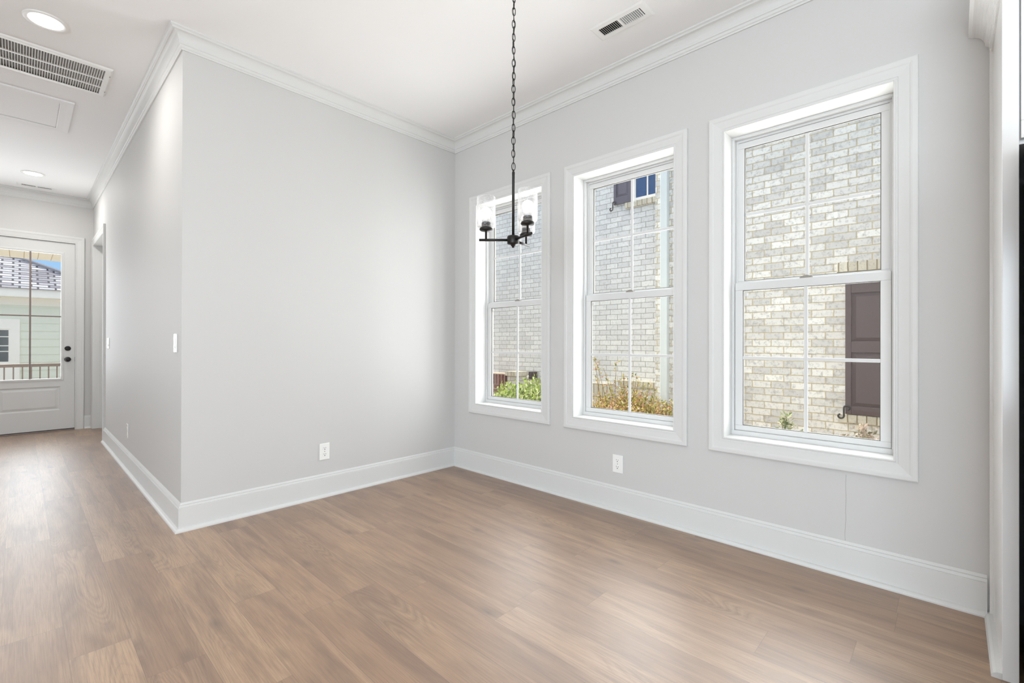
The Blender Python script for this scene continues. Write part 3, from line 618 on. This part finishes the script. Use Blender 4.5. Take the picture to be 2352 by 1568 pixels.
# ================================================================= refrigerator surround and refrigerator
cb = empty('refrigerator_cabinet', (2.60, -0.70, 0)); PX, PF, PB, PT = 2.355, -0.125, -0.166, 2.44
MB().box((PX, PF, 0), (XB - 0.001, PB, ZC - 0.35)).build('end_panel', CAB, cb, bevel=0.0015)
MB().sweep([(XB - 0.022, PF), (XB - 0.0005, PF)], [(0, 0.02), (-0.010, 0.02), (-0.010, PT), (0, PT)], ID).build('scribe_strip', CAB, cb)
MB().sweep([(PX, PF), (XB - 0.004, PF)], [(o_, t_) for o_, t_ in [(0, 0), (-0.027, 0), (-0.026, 0.008), (-0.022, 0.015), (-0.014, 0.020), (0, 0.022)]], ID).build('shoe_moulding', TRIM, cb)
CC = [(0, PT - 0.022), (-0.006, PT - 0.022), (-0.008, PT - 0.010), (-0.012, PT - 0.006), (-0.013, PT + 0.008), (-0.020, PT + 0.014), (-0.024, PT + 0.018)]
for i in range(7):
    t_ = PI / 2 * i / 6; CC.append((-0.024 - 0.040 * (1 - math.cos(t_)), PT + 0.018 + 0.050 * math.sin(t_)))
CC += [(-0.068, PT + 0.071), (-0.076, PT + 0.076), (-0.076, PT + 0.092), (0, PT + 0.092)]
MB().sweep([(PX, -1.12), (PX, PF), (XB - 0.001, PF)], CC, ID).build('crown_moulding', CAB, cb)
MB().box((PX + 0.022, PB - 0.001, 1.86), (XB - 0.001, -1.12, ZC - 0.40)).build('upper_box', CAB, cb)
for (ya, yb) in ((-0.170, -0.642), (-0.646, -1.118)):
    dm = MB(); ring(dm, inX(PX), yb, 1.875, ya, 2.415, 0.060, -0.019, 0.0); dm.box((PX + 0.008, yb + 0.06, 1.935), (PX + 0.014, ya - 0.06, 2.355)); dm.build('cabinet_door', CAB, cb, bevel=0.0015)
MB().box((PX, -1.12, 0), (XB - 0.001, -1.16, PT)).build('end_panel', CAB, cb)
tag(cb, 'white refrigerator surround with tall end panel and crown at the right edge', 'cabinet')
rf = empty('refrigerator', (2.45, -0.64, 0))
MB().box((1.93, -0.182, 0.03), (2.84, -1.098, 1.84)).build('refrigerator_body', FRIDGE, rf, bevel=0.004)
for (ya, yb) in ((-0.184, -0.638), (-0.642, -1.096)): MB().box((1.86, ya, 0.62), (1.927, yb, 1.835)).build('refrigerator_door', FRIDGE, rf, bevel=0.008)
MB().box((1.86, -0.184, 0.05), (1.927, -1.096, 0.61)).build('freezer_drawer', FRIDGE, rf, bevel=0.008)
for x in (2.00, 2.80):
    for y in (-0.24, -1.04): MB().lathe([(0.0001, 0.0), (0.02, 0.0), (0.02, 0.032), (0.0001, 0.032)], (x, y, 0), 12).build('levelling_foot', FRIDGE, rf)
tag(rf, 'black refrigerator standing behind the white end panel at the right edge', 'refrigerator')

# ================================================================= OUTSIDE
tag(MB().box((-14, -12, -0.75), (14, 34, -0.45)).build('ground', MULCH), 'sandy mulched ground between the houses', 'ground', kind='structure')

# ---- neighbouring whitewashed brick house
XN, XR, YK = 6.05, 6.50, 2.994
nh = empty('brick_house', (XN, YK, -0.45))
MB().box((XN, -6.0, -0.46), (XN + 0.25, YK, 6.6)).build('near_wall', BR_N, nh)
MB().box((XR, YK - 0.12, -0.46), (XR + 0.25, 12.0, 6.6)).build('recessed_wall', BR_R, nh)
MB().box((XN - 0.012, -6.0, -0.46), (XN + 0.02, YK + 0.012, 0.135)).build('foundation_course', BR_S, nh)
MB().box((XR - 0.10, 3.92, -0.46), (XR + 0.02, 5.10, 0.515)).build('foundation_course', BR_S, nh)
MB().box((XR - 0.10, 5.10, -0.46), (XR + 0.02, 12.0, 0.515)).build('foundation_course', BR_S, nh)
MB().box((XR - 0.16, YK, 0.515), (XR + 0.02, 3.74, 0.595)).build('rowlock_ledge', BR_S, nh)
MB().box((XR - 0.12, YK, -0.46), (XR + 0.02, 3.72, 0.515)).build('ledge_base', BR_N, nh)
ds = MB().box((XN - 0.078, 2.788, -0.42), (XN - 0.003, 2.888, 6.4)).build('downspout', SPOUT, nh, bevel=0.008)
ds['label'] = 'pale blue-white rectangular downspout'
def scroll(mp, c, r=0.0085, R_=0.027, sp=0.042):
    """S-shaped shutter hook: upper curl turns right, lower curl turns left as seen from the dining room"""
    pts = []
    for i in range(13):
        t = math.radians(-75 + 255 * i / 12); q = R_ * (0.62 + 0.38 * min(1, i / 6)); pts.append((R_ + q * math.cos(t), sp + q * math.sin(t)))
    for i in range(13):
        t = math.radians(0 - 255 * i / 12); q = R_ * (0.62 + 0.38 * min(1, (12 - i) / 6)); pts.append((-R_ + q * math.cos(t), -sp + q * math.sin(t)))
    return MB().tube([mp(c[0] - u, c[1] + v_, 0.0) for u, v_ in pts], r, 8)
def shutter(y0, y1, z0, z1, x, mat, rail, stile=0.052, name='shutter'):
    """raised-panel shutter on a wall facing -X; rail lists the panel z-ranges"""
    m_ = inX(x); b = MB(); b.box(m_(y0, z0, 0.0), m_(y1, z1, 0.022))
    zs = [z0] + [q for pr in rail for q in pr] + [z1]
    b.box(m_(y0, z0, 0.022), m_(y0 + stile, z1, 0.036)); b.box(m_(y1 - stile, z0, 0.022), m_(y1, z1, 0.036))
    for i in range(0, len(zs), 2): b.box(m_(y0 + stile, zs[i], 0.022), m_(y1 - stile, zs[i + 1], 0.036))
    for (p_, q_) in rail:
        b.sweep(rect(y0 + stile, p_, y1 - stile, q_), [(-0.008, 0.0222), (-0.036, 0.033)], m_, closed=True); b.box(m_(y0 + stile + 0.036, p_ + 0.036, 0.022), m_(y1 - stile - 0.036, q_ - 0.036, 0.033))
    return b.build(name, mat, nh, bevel=0.003)
s1_ = shutter(0.40, 0.827, 0.425, 1.83, XN - 0.002, SHUT, [(0.51, 1.075), (1.19, 1.70)]); s1_['label'] = 'brown raised-panel shutter'
scroll(inX(XN - 0.045), (0.838, 0.445)).build('shutter_hook', IRON, s1_)
MB().box((XN - 0.012, -1.2, 1.86), (XN + 0.01, 0.905, 2.035)).build('soldier_header', BR_S, nh)
MB().box((XN - 0.03, -1.2, 0.335), (XN + 0.01, 0.885, 0.418)).build('rowlock_sill', BR_S, nh)
wn_ = MB(); ring(wn_, inX(XN), -0.75, 0.43, 0.38, 1.85, 0.05, -0.02, 0.02); wno = wn_.build('house_window', TRIMOUT, nh); MB().box((XN - 0.005, -0.70, 0.48), (XN - 0.001, 0.33, 1.80)).build('glass_pane', SKYGLASS, wno)
s2_ = shutter(3.60, 3.905, 3.35, 5.2, XR - 0.002, SHUTBLUE, [(3.46, 4.2), (4.32, 5.1)], 0.045); s2_['label'] = 'slate grey shutter on the upper floor'
scroll(inX(XR - 0.045), (3.915, 3.335)).build('shutter_hook', IRON, s2_)
wn_ = MB(); ring(wn_, inX(XR), 2.90, 3.345, 3.575, 5.2, 0.045, -0.02, 0.025); wn_.box((XR - 0.02, 3.325, 3.38), (XR, 3.345, 5.15)); wn_.box((XR - 0.02, 2.9, 4.2), (XR, 3.55, 4.22))
wno = wn_.build('house_window', TRIMOUT, nh); MB().box((XR - 0.006, 2.92, 3.38), (XR - 0.001, 3.54, 5.17)).build('glass_pane', SKYGLASS, wno)
MB().box((XR - 0.045, YK, 3.262), (XR + 0.01, 3.70, 3.342)).build('rowlock_sill', BR_S, nh)
tag(nh, 'whitewashed brick house with shutters seen through the dining windows', 'house')

pr = empty('brick_pier', (6.25, 5.76, -0.45))
MB().box((6.10, 5.645, -0.45), (6.37, 5.885, 0.572)).build('pier_shaft', BR_N, pr)
MB().box((6.07, 5.618, 0.572), (6.37, 5.912, 0.650)).build('rowlock_cap', BR_S, pr)
tag(pr, 'low whitewashed brick pier with a rowlock cap seen through the corner window', 'brick pier')
rp = empty('red_brick_pier', (6.25, 6.25, -0.45))
MB().box((6.08, 5.915, -0.45), (6.37, 6.60, 0.398)).build('pier_shaft', BR_RED, rp)
MB().box((6.07, 5.915, 0.398), (6.37, 6.61, 0.600)).build('soldier_cap', BR_REDS, rp)
tag(rp, 'red brick base beyond the whitewashed pier in the corner window', 'brick pier')
tag(MB().box((6.375, 5.50, 0.5155), (6.49, 5.612, 0.640)).build('brick_block', BR_DARK), 'dark brick block beside the cap of the whitewashed pier', 'brick')

# ---- shrubs
def leaf(b, p, d, L, wd, tints, rnd):
    d = d.normalized(); s_ = d.cross(Vector((rnd.uniform(-1, 1), rnd.uniform(-1, 1), rnd.uniform(-1, 1)))).normalized(); n_ = d.cross(s_)
    vs = [p, p + d * L * 0.45 + s_ * wd + n_ * wd * 0.25, p + d * L, p + d * L * 0.45 - s_ * wd + n_ * wd * 0.25]
    b.add(vs, [(0, 1, 2), (0, 2, 3)]); tints += [rnd.random()] * 6
def shrub(name, base, rx, ry, h, nstem, nleaf, L, mat, label, seed, tips=(), grp='shrubs planted between the houses', t0=0.42):
    rnd = random.Random(seed); root = empty(name, base); B = Vector(base); st = MB(); lv = MB(); tints = []
    ends = []
    for i in range(nstem):
        a_ = rnd.uniform(0, 2 * PI); r_ = math.sqrt(rnd.random()); tp = B + Vector((rx * r_ * math.cos(a_), ry * r_ * math.sin(a_), h * (0.80 + 0.20 * rnd.random()) * (1 - 0.14 * r_)))
        ends.append(tp)
    for t in tips: ends.append(Vector(t))
    for i, tp in enumerate(ends):
        b0 = B + Vector((rnd.uniform(-1, 1) * rx * 0.25, rnd.uniform(-1, 1) * ry * 0.25, 0)); mid = (b0 * 0.45 + tp * 0.55) + Vector((rnd.uniform(-1, 1) * 0.04, rnd.uniform(-1, 1) * 0.04, 0.05))
        cur = [b0 * (1 - t) ** 2 + mid * 2 * t * (1 - t) + tp * t * t for t in [j / 8 for j in range(9)]]
        st.tube(cur, [0.006 - 0.0045 * j / 8 for j in range(9)], 5)
        nl = nleaf if i < nstem else int(nleaf * 1.2)
        for _ in range(nl):
            t = t0 + (1 - t0) * rnd.random() ** 0.8; q = b0 * (1 - t) ** 2 + mid * 2 * t * (1 - t) + tp * t * t
            lp = q + Vector((rnd.gauss(0, 1), rnd.gauss(0, 1), rnd.gauss(0, 0.7))) * (0.045 if i < nstem else 0.012)
            leaf(lv, lp, Vector((rnd.uniform(-1, 1), rnd.uniform(-1, 1), rnd.uniform(-0.1, 1.2))), L * rnd.uniform(0.7, 1.2), L * 0.26, tints, rnd)
    st.build('stems', STEM, root); o = lv.build('foliage', mat, root); me = o.data
    ca = me.color_attributes.new('tint', 'FLOAT_COLOR', 'CORNER')
    for i in range(min(len(tints), len(ca.data))): ca.data[i].color = (tints[i], 0, 0, 1)
    return tag(root, label, 'shrub', grp)
GZ = -0.45
shrub('leafy_shrub', (4.85, 4.22, GZ), 0.50, 0.55, 1.16, 190, 32, 0.058, LEAF_G, 'bright green shrub at the foot of the corner window', 5)
shrub('leafy_shrub', (4.85, 2.72, GZ), 0.42, 0.60, 1.10, 260, 44, 0.036, LEAF_R, 'red and gold shrub with tall shoots at the foot of the middle window', 9,
      tips=[(4.80, 3.165, 1.03), (4.80, 3.15, 0.98), (4.8, 3.03, 0.86), (4.8, 2.86, 0.95), (4.8, 2.82, 0.76), (4.8, 2.76, 0.80), (4.8, 2.72, 0.78), (4.8, 2.70, 0.72), (4.8, 2.66, 0.84), (4.8, 2.60, 0.80), (4.75, 2.55, 0.76), (4.8, 2.50, 0.70), (4.8, 2.42, 0.72), (4.8, 2.36, 0.68), (4.8, 2.16, 0.55)])
shrub('leafy_shrub', (4.50, 1.02, GZ), 0.10, 0.14, 1.00, 10, 22, 0.050, LEAF_P, 'pale-leaved sprig at the lower left of the window nearest the refrigerator', 12, tips=[(4.5, 1.055, 0.535), (4.5, 1.03, 0.555)], t0=0.86)
shrub('leafy_shrub', (4.50, 0.52, GZ), 0.12, 0.12, 1.01, 12, 24, 0.042, LEAF_K, 'pinkish sprig below the brown shutter in the window nearest the refrigerator', 15, tips=[(4.5, 0.50, 0.53)], t0=0.86)

# ---- front porch and house across the street
MB().box((-2.2, YD + 0.14, -0.45), (2.4, 11.75, -0.06)).build('porch_slab', DECK)
tag(bpy.data.objects['porch_slab'], 'pale concrete slab of the front porch', 'porch floor', kind='structure')
pc = MB(); pc.box((-2.2, YD + 0.14, 2.615), (2.4, 11.75, 2.70)); x = -2.1
while x < 2.35: pc.box((x, YD + 0.2, 2.611), (x + 0.004, 11.7, 2.616)); x += 0.16
pco = MB().box((-2.2, YD + 0.14, 2.615), (2.4, 11.75, 2.70)).build('porch_ceiling', BEAD)
gm = MB(); x = -2.1
while x < 2.35: gm.box((x, YD + 0.2, 2.6125), (x + 0.008, 11.7, 2.616)); x += 0.165
gm.build('board_joints', plain('bead_joint', rgb(196, 178, 150), 0.6), pco)
tag(pco, 'cream board porch ceiling seen through the top of the front door', 'porch ceiling', kind='structure')
rl = empty('porch_railing', (0.1, 11.3, -0.06))
MB().box((-2.1, 11.27, 0.742), (2.3, 11.33, 0.795)).build('top_rail', RAILM, rl, bevel=0.004)
MB().box((-2.1, 11.28, 0.03), (2.3, 11.32, 0.07)).build('bottom_rail', RAILM, rl)
for x in (-2.1, 2.26): MB().box((x, 11.26, -0.06), (x + 0.05, 11.34, 0.80)).build('newel_post', RAILM, rl)
x = -0.80
while x < 1.0: MB().box((x, 11.291, 0.07), (x + 0.017, 11.309, 0.742)).build('baluster', RAILM, rl); x += 0.1035
tag(rl, 'brown porch railing with thin balusters seen through the front door', 'railing')

gh = empty('green_house', (-2.0, 18.0, -0.45)); HY, HX = 16.0, 1.45
sd = MB(); z = -0.45
while z < 2.0:
    sd.prism([(HY, z), (HY - 0.012, z), (HY - 0.002, z + 0.187), (HY, z + 0.187)], lambda a_, b_, t: (t, a_, b_), -7.0, HX); z += 0.187
sd.box((-7.0, HY, -0.45), (HX, HY + 0.2, 2.25)); sd.build('lap_siding', SIDING, gh)
MB().box((-7.0, HY - 0.02, 2.03), (HX, HY, 2.22)).build('frieze_board', TRIMOUT, gh)
MB().box((-7.4, 15.70, 2.215), (1.785, 15.73, 2.405)).build('fascia', TRIMOUT, gh)
MB().box((-7.4, 15.70, 2.205), (1.785, HY, 2.216)).build('soffit', TRIMOUT, gh)
rz = 2.42; rk = 3.2
top = [(-7.4 + rk, 15.7 + rk, rz + 0.5 * rk), (1.785 - rk, 15.7 + rk, rz + 0.5 * rk)]
rfm = MB(); A, Bc, C_, D_ = (-7.4, 15.66, rz - 0.02), (1.825, 15.66, rz - 0.02), (1.825, 22.1, rz - 0.02), (-7.4, 22.1, rz - 0.02)
rfm.add([A, Bc, C_, D_, top[0], top[1]], [(0, 1, 5, 4), (1, 2, 5), (2, 3, 4, 5), (3, 0, 4), (0, 3, 2, 1)]); rfm.build('shingle_roof', SHING, gh)
hp = MB().tube([(1.825, 15.66, rz + 0.0), (top[1][0], top[1][1], top[1][2] + 0.01)], 0.045, 6, smooth=False).build('hip_cap', plain('hip_cap_shingle', rgb(150, 148, 154), 0.9), gh)
ww = MB(); ring(ww, inY(HY - 0.012), -1.35, -0.10, 0.008, 1.697, 0.155, 0.0, 0.035, wb_=0.70, wt=0.235); wwo = ww.build('house_window', TRIMOUT, gh)
sb = MB(); ring(sb, inY(HY - 0.012), -1.195, 0.60, -0.147, 1.462, 0.028, 0.0, 0.022, wb_=0.10); 
for z in (1.27, 1.06, 0.93): sb.box((-1.18, HY - 0.030, z), (-0.17, HY - 0.012, z + 0.02))
sb.build('window_sash', TRIMOUT, wwo); MB().box((-1.19, HY - 0.017, 0.68), (-0.165, HY - 0.014, 1.44)).build('glass_pane', DARKGL, wwo)
tag(gh, 'pale green sided house with shingle roof seen through the front door', 'house')
